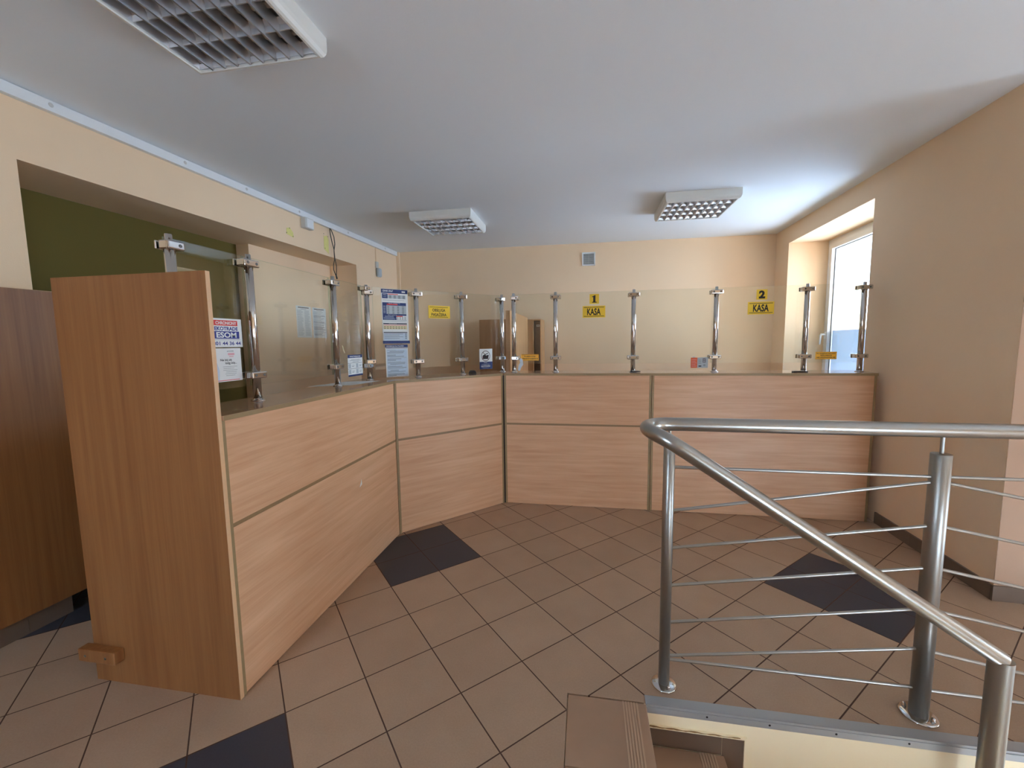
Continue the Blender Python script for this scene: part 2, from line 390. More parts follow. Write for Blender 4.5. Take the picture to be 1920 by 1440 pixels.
# window 1: the visible one
w1 = struct(bpy.data.objects.new('window_1', None)); C.objects.link(w1)
FX = .435   # frame depth from wall face
b = MB(); s0, s1 = WY0, WY1
def ring(b, s0, s1, z0, z1, wd, o0, o1, mat, fr):
    b.box((s0, o0, z0), (s0+wd, o1, z1), mat, fr); b.box((s1-wd, o0, z0), (s1, o1, z1), mat, fr)
    b.box((s0+wd, o0, z0), (s1-wd, o1, z0+wd), mat, fr); b.box((s0+wd, o0, z1-wd), (s1-wd, o1, z1), mat, fr)
ring(b, s0, s1, WZ0, WZ1, .055, FX-.03, FX+.04, M['pvc'], fR); b.build('window_frame', w1)
b = MB(); ring(b, s0+.045, s1-.045, WZ0+.045, WZ1-.045, .062, FX-.045, FX+.03, M['pvc'], fR); b.build('sash', w1)
b = MB(); ring(b, s0+.107, s1-.107, WZ0+.107, WZ1-.107, .006, FX-.012, FX-.007, M['seal'], fR); b.build('sash_seal', w1)
b = MB(); b.box((s0+.11, FX-.008, WZ0+.11), (s1-.11, FX-.002, WZ1-.11), M['double_glazing'], fR); b.build('window_pane', w1)
b = MB(); b.box((s0+.112, FX+.006, WZ0+.112), (s1-.112, FX+.008, 1.515), M['film'], fR); lbl(b.build('frosted_film', w1), 'pale blue frosted film on the lower half of the pane')
hs = s1-.075
b = MB(); b.bevbox((hs-.014, FX-.056, 1.425), (hs+.014, FX-.045, 1.50), M['pvc'], .004, fR)
b.tube([fR(Vector((hs, FX-.05, 1.47))), fR(Vector((hs, FX-.085, 1.475))), fR(Vector((hs, FX-.095, 1.46))), fR(Vector((hs, FX-.10, 1.36)))], [.011, .011, .011, .009], M['pvc'], 14); b.build('window_handle', w1)
b = MB(); b.box((s0-.02, FX-.16, WZ0), (s1+.02, FX-.05, WZ0+.03), M['pvc'], fR); b.build('window_sill', w1)
# outside plaster reveal lining
b = MB(); b.box((WY1-.004, .50, WZ0), (WY1, .785, WZ1), M['facade_yellow'], fR); b.box((WY0, .50, WZ1-.004), (WY1, .785, WZ1), M['facade_yellow'], fR)
struct(b.build('trim_1'))

# baseboards
b = MB(); n = 6
def tiles(b, fr, s0, s1, z0, z1, th, mat, L=.305, start=0.0):
    s = s0+start
    if start: b.box((s0, -th, z0), (s-.0015, 0, z1), mat, fr)
    while s < s1-1e-4:
        e_ = min(s+L, s1); b.box((s, -th, z0), (e_-.002, 0, z1), mat, fr); s = e_
tiles(b, fR, -1.0, 0.0, 0, .085, .012, M['skirt']); struct(b.build('baseboard_right'))
b = MB(); tiles(b, frame((2.8835, -1.0005), (1, -.0386), (-.0386, -1)), 0, .866, 0, .085, .012, M['skirt']); tiles(b, frame((3.75, -1.034), (1, 0), (0, -1)), 0, .45, 0, .085, .012, M['skirt']); struct(b.build('baseboard_landing'))
b = MB(); tiles(b, fL, -6, -1.855, 0, .095, .012, M['skirt']); struct(b.build('baseboard_left'))

# ================================================================ STAIRS
st = thing('staircase', 'tiled staircase going down beside the cream stairwell wall, ribbed step edges', 'stairs', (.64, -1.975, -1.06))
RZ, TR = .175, .293
def ribs(b, x1, z, y0, y1):
    for i in range(6):
        x = x1-.028-i*.0105; b.box((x-.003, y0, z), (x+.003, y1, z+.0022), M['tread_rib'])
M['tread_rib'] = plain('ribbed_step_edge', (186, 156, 128), .45)
for k in range(6):
    z = -RZ*k; x1 = .94+TR*k; x0 = x1-(.30 if k == 0 else TR+.012)
    b = MB(); y = -1.979
    while y > -3.15+1e-3:
        e_ = max(y-.295, -3.15); b.bevbox((x0+.002, e_+.0025, z-.02), (x1+.008, y-.0005, z), M['tread'], .003); y = e_
    tr = b.build('tread', st)
    b = MB(); y = -1.98
    while y > -3.15+1e-3:
        e_ = max(y-.295, -3.15); ribs(b, x1, z, e_+.003, y-.001); y = e_
    b.build('grip_ribs', tr)
    b = MB(); b.box((x1-.012, -3.149, z-RZ), (x1, -1.9765, z-.02), M['tread']); b.build('riser', st)
    b = MB(); b.box((x0, -3.148, -1.19), (x1-.012, -1.9765, z-.02), M['plaster']); b.build('step_core', st)
# stepped tile skirting along the stairwell wall
b = MB()
for k in range(1, 6):
    z = -RZ*k; xa = .945+TR*(k-1); xb = .94+TR*k
    b.box((xa, -1.9775, z), (xb-.001, -1.975, z+.08), M['skirt']); b.box((xb+.001, -1.9775, z-RZ+.08), (xb+.078, -1.975, z+.08), M['skirt'])
struct(b.build('baseboard_stairs'))
b = MB()
for k in range(1, 6):   # proud plaster lip above the skirting
    z = -RZ*k; xa = .945+TR*(k-1); xb = .94+TR*k+.078
    b.box((xa, -1.984, z+.08), (xb+.008, -1.975, z+.089), M['plaster']); b.box((xb, -1.984, z+.08-RZ+.009), (xb+.008, -1.975, z+.08), M['plaster'])
struct(b.build('trim_2'))
b = MB(); xs = [.955+.011*i for i in range(32)]
tp = [(x, -1.9843, -.084+.002*math.sin(i*.9)-.003*(i/31)) for i, x in enumerate(xs)]; bt = [(x, -1.9843, -.0885+.001*math.sin(i*2.3)-.002) for i, x in enumerate(xs)]
b.add(tp+bt, [(i, i+1, 33+i, 32+i) for i in range(31)], M['grime'])
o = b.build('plaster_stain'); tag(o, 'brown grime stains on cream plaster above the first stair skirting tile', 'stain')
# aluminium edge profile round the stairwell
ep = thing('floor_edge_profile', 'aluminium edge profile with screws along the tiled floor edge above the stairwell', 'edge trim', (.947, -1.975, 0))
b = MB(); b.box((.947, -1.98, 0), (4.19, -1.938, .0025), M['alu']); b.box((.947, -1.9795, -.036), (4.19, -1.976, 0), M['alu'])
b.box((.947, -1.982, -.012), (4.19, -1.979, -.009), M['alu']); b.box((.947, -1.982, -.001), (4.19, -1.979, .0025), M['alu']); b.build('profile', ep)
for x in (1.175, 1.397, 1.622, 1.856, 2.08, 2.31, 2.54):
    b = MB(); b.lathe([(0.0001, -.0012), (.0032, -.001), (.004, 0)], M['ink'], (x, -1.9797, -.022), 'Y', 12); b.build('screw', ep)

# ================================================================ RAILING
rl = thing('stair_railing', 'brushed steel stair railing with looped handrail, posts and thin rods', 'railing', (1.035, -1.86, 0))
R_ = .026; YU, YL = -1.88, -2.072
pts = [(2.86, YU, 1.10), (1.05, YU, 1.105)]
cx, cy, rr = 1.03, (YU+YL)/2, (YU-YL)/2
z0, z1, Lq, sl = 1.105, 1.058, 1.5708*rr+.03, .662
for i in range(1, 21):
    a = math.pi*i/20; z = z0
    if i > 9:
        h = (i-9)/11; z = (2*h**3-3*h*h+1)*z0+(-2*h**3+3*h*h)*z1+(h**3-h*h)*(-sl*Lq)
    pts.append((cx-rr*math.sin(a), cy+rr*math.cos(a), z))
pts += [(1.06, YL, 1.058-.662*.03+.001), (2.022, YL, .398)]
b = MB(); b.tube(pts, R_, M['steel'], 28); b.build('handrail', rl)
def post(x, y, r, ztop, bolts):
    b = MB(); b.lathe([(.0001, .006), (r, .006), (r, ztop-.002), (r-.002, ztop), (.0001, ztop)], M['steel_matt'], (x, y, 0), seg=32); p = b.build('post', rl)
    b = MB(); b.lathe([(.0001, 0), (r+.027, 0), (r+.029, .002), (r+.028, .006), (r+.024, .008), (r, .009)], M['chrome'], (x, y, 0), seg=40); fl = b.build('base_flange', p)
    for an in bolts:
        bx, by = x+(r+.013)*math.cos(an), y+(r+.013)*math.sin(an)
        b = MB(); b.lathe([(.008, .008), (.008, .013), (.006, .016), (.006, .020), (.003, .023), (.0001, .0235)], M['chrome'], (bx, by, 0), seg=14); b.build('bolt', fl)
    b = MB(); b.cyl((x, y, ztop), (x, y, 1.08), .006, M['steel_matt'], 12); b.build('stem', p)
post(1.034, -1.868, .0215, 1.015, (-1.2, 1.9)); post(1.957, -1.868, .0295, 1.015, (-.9, 2.3)); post(2.84, -1.868, .0295, 1.015, (-.9, 2.3))
b = MB(); b.cyl((2.022, YL, -.70), (2.022, YL, .40), .0305, M['steel_matt'], 32); b.build('lower_post', rl)
rods = [((1.05, .931), (1.93, .930)), ((1.05, .752), (1.93, .910)), ((1.05, .596), (1.93, .746)), ((1.05, .437), (1.93, .586)), ((1.05, .278), (1.93, .426)), ((1.05, .130), (1.93, .269)), ((1.05, .115), (1.93, .112)),
        ((1.985, .930), (2.82, .930)), ((1.985, .909), (2.82, .745)), ((1.985, .746), (2.82, .585)), ((1.985, .586), (2.82, .425)), ((1.985, .424), (2.82, .27)), ((1.985, .262), (2.82, .115)), ((1.985, .105), (2.82, .085))]
for (xa, za), (xb, zb) in rods:
    b = MB(); b.cyl((xa-.006, -1.868, za), (xb+.006, -1.868, zb), .006, M['steel'], 12); b.build('rod', rl)

# ================================================================ COUNTERS
HT = 1.144; HW = 1.164
u_ = Vector((.682, .7314)).normalized(); n_ = Vector((-u_.y, u_.x))   # n_ points to the back
f1 = frame((-.668, -2.20), (0, 1), (1, 0)); L1 = 1.478
f2 = frame((-.668, -.72), u_, (-n_.x, -n_.y)); L2 = .978
f3 = frame((.008, 0), (1, 0), (0, -1))
def counter(label, fr, L, dbl=False, first=False, both=False):
    org = fr(Vector((L/2, .1, 0)))
    t = thing('counter_unit', label, 'counter', org, 'counter units along the counter line')
    e0 = .017; e1 = .017 if both else .004
    b = MB(); b.box((e0, 0, .004), (L-e1, .018, .7115), M['beech'], fr); b.build('lower_front_panel', t)
    b = MB(); b.box((e0, 0, .7285), (L-e1, .018, HT), M['beech'], fr); b.build('upper_front_panel', t)
    b = MB(); b.box((e0, .001, .7115), (L-e1, .017, .7285), M['edging_dark'], fr); lbl(b.build('mid_rail', t), 'olive brown strip between upper and lower panel')
    b = MB(); b.box((0, -.001, 0), (e0, .30, HT), M['beech_v'], fr); b.box((0, -.0015, 0), (e0, -.001, HT), M['edging'], fr); lbl(b.build('side_board', t), 'side board with olive brown front edge')
    b = MB(); b.box((L-.017, (-.001 if both else .019), 0), (L, .30, HT), M['beech_v'], fr)
    if both: b.box((L-.017, -.0015, 0), (L, -.001, HT), M['edging'], fr)
    b.build('side_board', t)
    return t
c1 = counter('long left counter unit with a torn white paper scrap, beside the tall end board', f1, L1)
c2 = counter('short corner counter unit set at an angle between the two long counters', f2, L2, both=True)
c3 = counter('right-hand counter line unit below the first KASA sign, left of the seam', frame((.012, 0), (1, 0), (0, -1)), 1.232, both=True)
c4 = counter('rightmost counter unit behind the railing, ending at the right wall', frame((1.247, 0), (1, 0), (0, -1)), 1.625, both=True)
b = MB(); b.prism([(.001, .001), (.0105, .003), (.0105, .05), (-.02, .02)], .002, HT, M['gap']); o = b.build('seam_filler'); tag(o, 'dark vertical seam filler strip between corner counter and right counter', 'filler strip')
# scraps and marks on the counter
b = MB()
P0 = Vector((-.6675, -1.247, .548)); pl = [(0, 0), (.028, .010), (.024, .046), (.015, .024)]
b.add([(P0.x, P0.y+y, P0.z+z) for y, z in pl]+[(P0.x+.0012, P0.y+y, P0.z+z) for y, z in pl], [(0, 1, 2, 3), (4, 5, 6, 7), (0, 1, 5, 4), (1, 2, 6, 5), (2, 3, 7, 6), (3, 0, 4, 7)], M['paper'])
tag(b.build('paper_scrap'), 'tiny torn white paper scrap stuck on the left counter lower panel', 'paper scrap')
# worktops
WD = .33; OV = .012
def line_x(p, d, q, e_):
    den = d[0]*e_[1]-d[1]*e_[0]; t = ((q[0]-p[0])*e_[1]-(q[1]-p[1])*e_[0])/den; return (p[0]+d[0]*t, p[1]+d[1]*t)
pA = (-.668+OV, 0); dA = (0, 1)
pB = (-.668-n_.x*OV, -.72-n_.y*OV); dB = (u_.x, u_.y)
jf = line_x(pA, dA, pB, dB)
pA2 = (-.668-WD, 0); pB2 = (-.668+n_.x*WD, -.72+n_.y*WD)
jb = line_x(pA2, dA, pB2, dB)
kf = line_x(pB, dB, (0, -OV), (1, 0)); kb = line_x(pB2, dB, (0, WD), (1, 0))
def worktop(poly, front, label):
    cxy = (sum(p[0] for p in poly)/len(poly), sum(p[1] for p in poly)/len(poly))
    t = thing('worktop', label, 'worktop', (cxy[0], cxy[1], HT), 'worktops on the counter line')
    b = MB(); b.prism(poly, HT+.001, HW, M['beech_top']); b.build('board', t)
    (x0, y0), (x1, y1) = front; d = Vector((x1-x0, y1-y0)); L = d.length; d.normalize()
    fv = (d.y, -d.x); fr = frame((x0, y0), d, fv); b = MB(); b.box((0.001, -.001, HT+.0005), (L-.001, 0, HW-.0005), M['edging'], fr); lbl(b.build('edge_band', t), 'olive brown edge band')
worktop([(pA[0], -2.199), jf, jb, (pA2[0], -2.199)], ((pA[0], -2.199), jf), 'long left worktop with a white sheet of paper lying on it')
kf2 = (kf[0]-.004, kf[1]-.004*u_.y/u_.x)
worktop([jf, kf2, (kb[0]-.004, kb[1]), jb], (jf, kf2), 'angled corner worktop with the small black object on it')
worktop([(kf[0]+.004, -OV), (2.875, -OV), (2.895, WD), (kb[0]+.004, WD)], ((kf[0]+.004, -OV), (2.875, -OV)), 'long right worktop under the two KASA windows')

# tall end board at the near end
t = thing('end_board', 'tall beech end board, darkened as in shade, standing at the near end of the left counter', 'board', (-1.02, -2.21, 0))
b = MB(); b.bevbox((-1.373, -2.219, 0), (-.664, -2.2005, 1.706), M['shaded_beech'], .0008); b.build('board', t)
b = MB(); b.box((-.6642, -2.2185, .001), (-.6628, -2.201, 1.705), M['raw_edge']); lbl(b.build('edge_band', t), 'lighter edge band facing the room')
t = thing('wood_block', 'small wooden block screwed low on the near face of the tall end board', 'wood block', (-1.29, -2.24, .14))
b = MB(); b.bevbox((-1.40, -2.259, .112), (-1.215, -2.2195, .167), M['shaded_beech'], .003); b.build('block', t)
for x in (-1.365, -1.262):
    b = MB(); b.lathe([(.0001, -.0012), (.005, -.001), (.006, 0)], M['screw'], (x, -2.2592, .138), 'Y', 12); b.build('screw', t)
# wooden board along the left wall
t = thing('wall_board', 'shade-darkened wooden panelling board on the left wall, left of the tall end board', 'panel', tuple(fL(Vector((-3.5, 0, .1)))))
b = MB(); b.box((-6.0, -.03, .098), (-1.55, -.012, 1.722), M['shaded_beech'], fL); b.build('board', t)
b = MB(); b.box((-6.0, -.0305, 1.722), (-1.55, -.0115, 1.7235), M['raw_edge'], fL); b.build('top_edge', t)
for s in (-5.8, -4.2, -2.6):
    b = MB(); b.box((s, -.012, .2), (s+.04, 0, 1.6), M['beech_v'], fL); b.build('batten', t)

# ================================================================ BACK CABINETS, PARTITION
t = thing('partition', 'tall light beech partition board standing behind the counter corner', 'partition', (-.02, 1.0, 0))
b = MB(); b.box((-.018, .40, 0), (0, 1.66, 1.732), M['beech_v']); b.build('board', t)
b = MB(); b.box((-.042, .398, 0), (-.018, .42, 1.732), M['beech_v']); b.build('upright', t)
b = MB(); b.box((-.042, .3955, .001), (0, .398, 1.731), M['raw_edge']); b.build('edge_band', t)
t = thing('tall_cabinet', 'brown tall cabinet against the back wall, left of the partition board', 'cabinet', (-.33, 1.95, 0))
b = MB(); b.box((-.655, 1.80, .05), (-.05, 2.10, 1.728), M['beech_v']); b.build('body', t)
b = MB(); b.box((-.653, 1.782, .052), (-.354, 1.80, 1.726), M['beech_v']); d_ = b.build('door', t); b = MB(); b.tube([(-.372, 1.782, .98), (-.372, 1.765, .98), (-.372, 1.765, 1.08), (-.372, 1.782, 1.08)], .004, M['screw'], 8); b.build('handle', d_)
b = MB(); b.box((-.351, 1.782, .052), (-.052, 1.80, 1.726), M['beech_v']); d_ = b.build('door', t); b = MB(); b.tube([(-.334, 1.782, .98), (-.334, 1.765, .98), (-.334, 1.765, 1.08), (-.334, 1.782, 1.08)], .004, M['screw'], 8); b.build('handle', d_)
b = MB(); b.box((-.64, 1.82, 0), (-.06, 2.08, .05), M['gap']); b.build('plinth', t)
t = thing('narrow_cabinet', 'narrow open cabinet with dark recess, right of the partition board', 'cabinet', (.08, 1.9, 0))
b = MB(); b.box((-.015, 1.72, 0), (.054, 2.10, 1.715), M['beech_v']); b.box((.15, 1.72, 0), (.166, 2.10, 1.715), M['beech_v']); b.box((.054, 1.72, 1.70), (.15, 2.10, 1.715), M['beech_v']); b.box((.054, 2.04, 0), (.15, 2.10, 1.70), M['beech_v']); b.build('body', t)
b = MB(); b.box((.060, 1.716, 0), (.0665, 1.72, 1.714), M['raw_edge']); b.box((.150, 1.716, 0), (.166, 1.72, 1.714), M['raw_edge']); b.build('edge_band', t)
b = MB(); b.box((.070, 1.80, .02), (.149, 1.815, 1.695), M['skirt']); b.build('inner_door', t)
b = MB(); b.box((.092, 1.797, 1.625), (.135, 1.80, 1.65), M['paper']); b.box((.098, 1.7965, 1.633), (.128, 1.797, 1.641), M['grey']); b.build('name_tag', t)

# ================================================================ GLASS SCREEN: POSTS AND PANES
GO = .030   # glass lies this far behind the post axis
def screen_post(x, y, fr_d, fr_f, label, sides=(1, 1), corner=None):
    """fr_d: direction along the glass, fr_f: towards the public"""
    t = thing('screen_post', label, 'post', (x, y, HW), 'chrome posts of the glass counter screen')
    fr = frame((x, y), fr_d, fr_f)
    b = MB(); b.lathe([(.0001, HW+.003), (.0190, HW+.003), (.0190, 1.833), (.0125, 1.836), (.0125, 1.856), (.0115, 1.859), (.0001, 1.859)], M['chrome'], (x, y, 0), seg=24); b.build('tube', t)
    b = MB(); b.lathe([(.0001, HW), (.030, HW), (.031, HW+.002), (.028, HW+.005), (.021, HW+.007), (.0190, HW+.012)], M['chrome'], (x, y, 0), seg=28); b.build('base_flange', t)
    def clamp(fr, z, sd):
        L0 = -.046 if sd[0] else -.023; L1_ = .046 if sd[1] else .023
        h = .0165
        b = MB(); b.bevbox((L0, -.0235, z-h), (L1_, -.010, z+h), M['chrome'], .006, fr, 3)
        b.bevbox((-.0215, -.014, z-h), (.0215, .024, z+h), M['chrome'], .004, fr, 2)
        if sd[0]: b.bevbox((L0+.002, -.012, z-h+.001), (-.016, .0252, z+h-.001), M['chrome'], .004, fr, 2)
        if sd[1]: b.bevbox((.016, -.012, z-h+.001), (L1_-.002, .0252, z+h-.001), M['chrome'], .004, fr, 2)
        b.bevbox((L0, .0345, z-h), (L1_, .0425, z+h), M['chrome'], .004, fr, 2)
        k = b.build('clamp', t)
        for q, on in ((-.026, sd[0]), (.026, sd[1])):
            if on:
                b = MB(); b.lathe([(.0065, -.0225), (.0065, -.0250), (.0050, -.0260), (.0040, -.0245), (.0001, -.0245)][::1], M['screw'], (q, 0, 0), 'Z', 16, fr=lambda v, z=z, q=q, fr=fr: fr(Vector((v.x, v.z, z+v.y)))); b.build('screw', k)
    if corner:
        fr_b = frame((x, y), corner[0], corner[1])
        clamp(fr, 1.832, (1, 0)); clamp(fr_b, 1.806, (0, 1)); clamp(fr, 1.272, (1, 0)); clamp(fr_b, 1.300, (0, 1))
    else:
        clamp(fr, 1.818, sides); clamp(fr, 1.288, sides)
    return t
YD, XF = (0, 1), (1, 0); UD, UF = (u_.x, u_.y), (-n_.x, -n_.y); XD, YF = (1, 0), (0, -1)
S1 = [(-.868, -2.165), (-.868, -1.780), (-.868, -1.103), (-.870, -.688)]
S2 = [(-.870, -.688), (-.608, -.399), (-.329, -.100), (-.041, .209)]
S3 = [(.079, .145), (.449, .145), (1.109, .145), (1.762, .145), (2.433, .145), (2.832, .145)]
screen_post(*S1[0], YD, XF, 'chrome screen post rising just behind the tall end board', (0, 1))
screen_post(*S1[1], YD, XF, 'chrome screen post right of the security company sticker, nearest fully visible')
screen_post(*S1[2], YD, XF, 'chrome screen post on left counter with black wires hanging just above its top')
screen_post(*S1[3], YD, XF, 'chrome corner screen post with staggered double clamps, where left and corner counters meet', corner=(UD, UF))
screen_post(*S2[1], UD, UF, 'chrome screen post between the blue price list and the OBSŁUGA PASAŻERA sign')
screen_post(*S2[2], UD, UF, 'chrome screen post just left of the small black object on the corner worktop')
screen_post(*S2[3], UD, UF, 'chrome screen post at the right end of the corner counter, beside the partition', (1, 0))
screen_post(*S3[0], XD, YF, 'chrome screen post at the left end of the right counter, before the light partition', (0, 1))
screen_post(*S3[1], XD, YF, 'chrome screen post left of the KASA sign of window 1')
screen_post(*S3[2], XD, YF, 'chrome screen post right of the KASA 1 sign with a pen clip at its foot')
screen_post(*S3[3], XD, YF, 'chrome screen post right beside the orange and grey sticker')
screen_post(*S3[4], XD, YF, 'chrome screen post with a flat dark tray at its foot, before the window reveal')
screen_post(*S3[5], XD, YF, 'last chrome screen post at the right, in front of the window', (1, 1))
def pane(p, q, fv, label, z0=1.237, z1=1.853):
    P, Q = Vector(p), Vector(q); d = (Q-P); L = d.length; d.normalize(); fr = frame(p, d, fv)
    s0, s1_ = .004, L-.004; o0, o1 = GO-.004, GO+.004
    b = MB()
    b.add([fr(Vector(v)) for v in ((s0, o0, z0), (s1_, o0, z0), (s1_, o0, z1), (s0, o0, z1))], [(0, 1, 2, 3)], M['glass'])
    b.add([fr(Vector(v)) for v in ((s0, o1, z0), (s1_, o1, z0), (s1_, o1, z1), (s0, o1, z1))], [(3, 2, 1, 0)], M['glass'])
    for A_, B_ in (((s0, z0), (s1_, z0)), ((s0, z1), (s1_, z1)), ((s0, z0), (s0, z1)), ((s1_, z0), (s1_, z1))):
        b.add([fr(Vector(v)) for v in ((A_[0], o0, A_[1]), (B_[0], o0, B_[1]), (B_[0], o1, B_[1]), (A_[0], o1, A_[1]))], [(0, 1, 2, 3)], M['glass_edge'])
    o = b.build('glass_pane', None, tuple(fr(Vector((L/2, GO, z0))))); tag(o, label, 'glass pane', 'clear panes of the counter screen')
pane(S1[0], S1[1], XF, 'clear glass pane carrying the security sticker, next to the tall end board')
pane(S1[1], S1[2], XF, 'large clear glass pane over the left counter, through which two notices show')
pane(S1[2], (-.868, -.712), XF, 'clear glass pane carrying the small white card with navy borders')
pane((-.836, -.651), S2[1], UF, 'clear glass pane carrying the tall blue price list')
pane(S2[1], S2[2], UF, 'clear glass pane carrying the OBSŁUGA PASAŻERA sign')
pane(S2[2], S2[3], UF, 'clear glass pane carrying the crossed-out banknotes sticker')
pane(S3[0], S3[1], YF, 'clear glass pane left of KASA 1, before the light partition')
pane(S3[1], S3[2], YF, 'clear glass pane carrying KASA sign one, left of the plain pane')
pane(S3[2], S3[3], YF, 'clear glass pane with only the orange and grey sticker near its lower right corner')
pane(S3[3], S3[4], YF, 'clear glass pane carrying KASA sign two, left of the short end pane')
pane(S3[4], S3[5], YF, 'short clear glass pane at the right end, before the window')

# ================================================================ PRINTED THINGS
def text_polys(body, size, bold=0.0, spacing=1.0, width=None):
    cu = bpy.data.curves.new('t', 'FONT'); cu.body = body; cu.size = size; cu.align_x = 'CENTER'; cu.align_y = 'CENTER'; cu.offset = bold; cu.resolution_u = 3
    cu.space_character = spacing
    o = bpy.data.objects.new('t', cu); C.objects.link(o); bpy.context.view_layer.update()
    dg = bpy.context.evaluated_depsgraph_get(); me = bpy.data.meshes.new_from_object(o.evaluated_get(dg))
    vs_ = [v.co.copy() for v in me.vertices]; fs = [tuple(p.vertices) for p in me.polygons]
    bpy.data.objects.remove(o); bpy.data.curves.remove(cu); bpy.data.meshes.remove(me)
    if vs_:
        x0 = min(v.x for v in vs_); x1 = max(v.x for v in vs_); y0 = min(v.y for v in vs_); y1 = max(v.y for v in vs_)
        sx_ = width/(x1-x0) if width else 1.0; sy_ = 1.0
        for v in vs_: v.x = (v.x-(x0+x1)/2)*sx_; v.y = (v.y-(y0+y1)/2)*sy_
    return vs_, fs
def sign(name, label, cat, O, r, W, H, base, items, th=.0015, group=None, poly=None):
    """O = lower left corner on the surface, r = unit direction to the reader's right; reader looks against the normal"""
    r = Vector((r[0], r[1], 0)).normalized(); nn = Vector((r.y, -r.x, 0)); O = Vector(O); k = Vector((0, 0, 1))
    P = lambda x, y, z: O+r*x+k*y+nn*z
    b = MB(); b.keep = True
    poly = poly or [(0, 0), (W, 0), (W, H), (0, H)]
    n = len(poly)
    b.add([P(x, y, 0) for x, y in poly]+[P(x, y, th) for x, y in poly], [tuple(range(n))[::-1], tuple(range(n, 2*n))]+[(i, (i+1) % n, n+(i+1) % n, n+i) for i in range(n)], base)
    z = th
    for it in items:
        if it[0] == 'r':
            _, x, y, w_, h_, mat = it; z += .00006
            b.add([P(x, y, z), P(x+w_, y, z), P(x+w_, y+h_, z), P(x, y+h_, z)], [(0, 1, 2, 3)], mat)
        elif it[0] == 'p':
            _, pl_, mat = it; z += .00006
            b.add([P(x, y, z) for x, y in pl_], [tuple(range(len(pl_)))], mat)
        elif it[0] == 'ring':
            _, cx_, cy_, ro, ri, mat = it; z += .00006; S = 32
            vs_ = [P(cx_+ro*math.cos(2*math.pi*i/S), cy_+ro*math.sin(2*math.pi*i/S), z) for i in range(S)]+[P(cx_+ri*math.cos(2*math.pi*i/S), cy_+ri*math.sin(2*math.pi*i/S), z) for i in range(S)]
            b.add(vs_, [(i, (i+1) % S, S+(i+1) % S, S+i) for i in range(S)], mat)
        elif it[0] == 't':
            _, x, y, size, body, mat = it[:6]; bold = it[6] if len(it) > 6 else 0; wd = it[7] if len(it) > 7 else None
            z += .00006; vs_, fs = text_polys(body, size, bold, 1.0, wd)
            b.add([P(x+v.x, y+v.y, z) for v in vs_], fs, mat)
    loc = P(W/2, 0, 0); o = b.build(name, None, tuple(loc)); tag(o, label, cat, group); return o
YG = .145+GO-.004     # front face of the right-hand glass
XG = -.868-GO+.004    # front face of the left-hand glass
def on3(x, z): return (x, YG, z)
def on1(y, z): return (XG, y, z)
P4v = Vector((-.870, -.688))
fS2 = frame(P4v, UD, UF)
def on2(s, z): q = fS2(Vector((s, GO-.004, z))); return tuple(q)
yl, ik = M['yellow'], M['ink']
def bars(x, y, w_, th_=.004): return [('r', x, y, w_, th_, ik)]
# KASA signs
sign('number_sign', 'small yellow plate reading 1 above the left KASA sign', 'sign', on3(.742, 1.752), (1, 0), .080, .082, yl, [('r', .030, .014, .020, .052, ik), ('r', .020, .009, .040, .007, ik), ('p', [(.050, .066), (.050, .073), (.044, .073), (.020, .061), (.020, .056), (.030, .058)], ik)], .003)
sign('number_sign', 'small yellow plate reading 2 above the KASA sign nearest the window', 'sign', on3(2.072, 1.748), (1, 0), .080, .080, yl, [('t', .04, .040, .080, '2', ik, .0042, .046), ('r', .017, .012, .047, .012, ik)], .003)
def kasa(x, w_): return [('r', .010, .086, w_-.02, .0045, ik), ('r', .010, .010, w_-.02, .0045, ik), ('t', w_/2, .05, .078, 'KASA', ik, .0024, w_*.60)]
sign('kasa_sign', 'yellow KASA sign on the glass nearer the partition, before the plain back wall', 'sign', on3(.683, 1.634), (1, 0), .192, .100, yl, kasa(0, .192), .003)
sign('kasa_sign', 'yellow KASA sign on the glass nearer the window corner', 'sign', on3(2.010, 1.630), (1, 0), .196, .100, yl, kasa(0, .196), .003)
w_ = .197
sign('passenger_service_sign', 'yellow OBSŁUGA PASAŻERA sign on the corner counter glass', 'sign', on2(.504, 1.634), UD, .196, .102, yl,
     [('r', .010, .088, .167, .0035, ik), ('r', .010, .008, .167, .0035, ik), ('t', .0935, .066, .033, 'OBSŁUGA', ik, .0008, .118), ('t', .0935, .034, .033, 'PASAŻERA', ik, .0008, .136)], .003)
sign('small_notice', 'small amber two-line sticker at lower left, before the partition', 'sticker', on3(.139, 1.264), (1, 0), .158, .058, M['amber'],
     [('r', .003, .0525, .152, .002, ik), ('r', .003, .0035, .152, .002, ik), ('t', .079, .038, .0145, 'Po odejściu od kasy', ik, .0004, .100), ('t', .079, .018, .0145, 'reklamacji nie uwzględnia się', ik, .0004, .144)])
sign('small_notice', 'small amber three-line sticker before the window at the right', 'sticker', on3(2.528, 1.262), (1, 0), .152, .060, M['amber'],
     [('r', .001, .057, .150, .0015, ik), ('r', .001, .0015, .150, .0015, ik), ('t', .076, .046, .0125, 'PO ODEJŚCIU OD KASY', ik, .0004, .138), ('t', .076, .030, .0125, 'REKLAMACJI', ik, .0004, .08), ('t', .076, .014, .0125, 'NIE UWZGLĘDNIA SIĘ', ik, .0004, .134)])
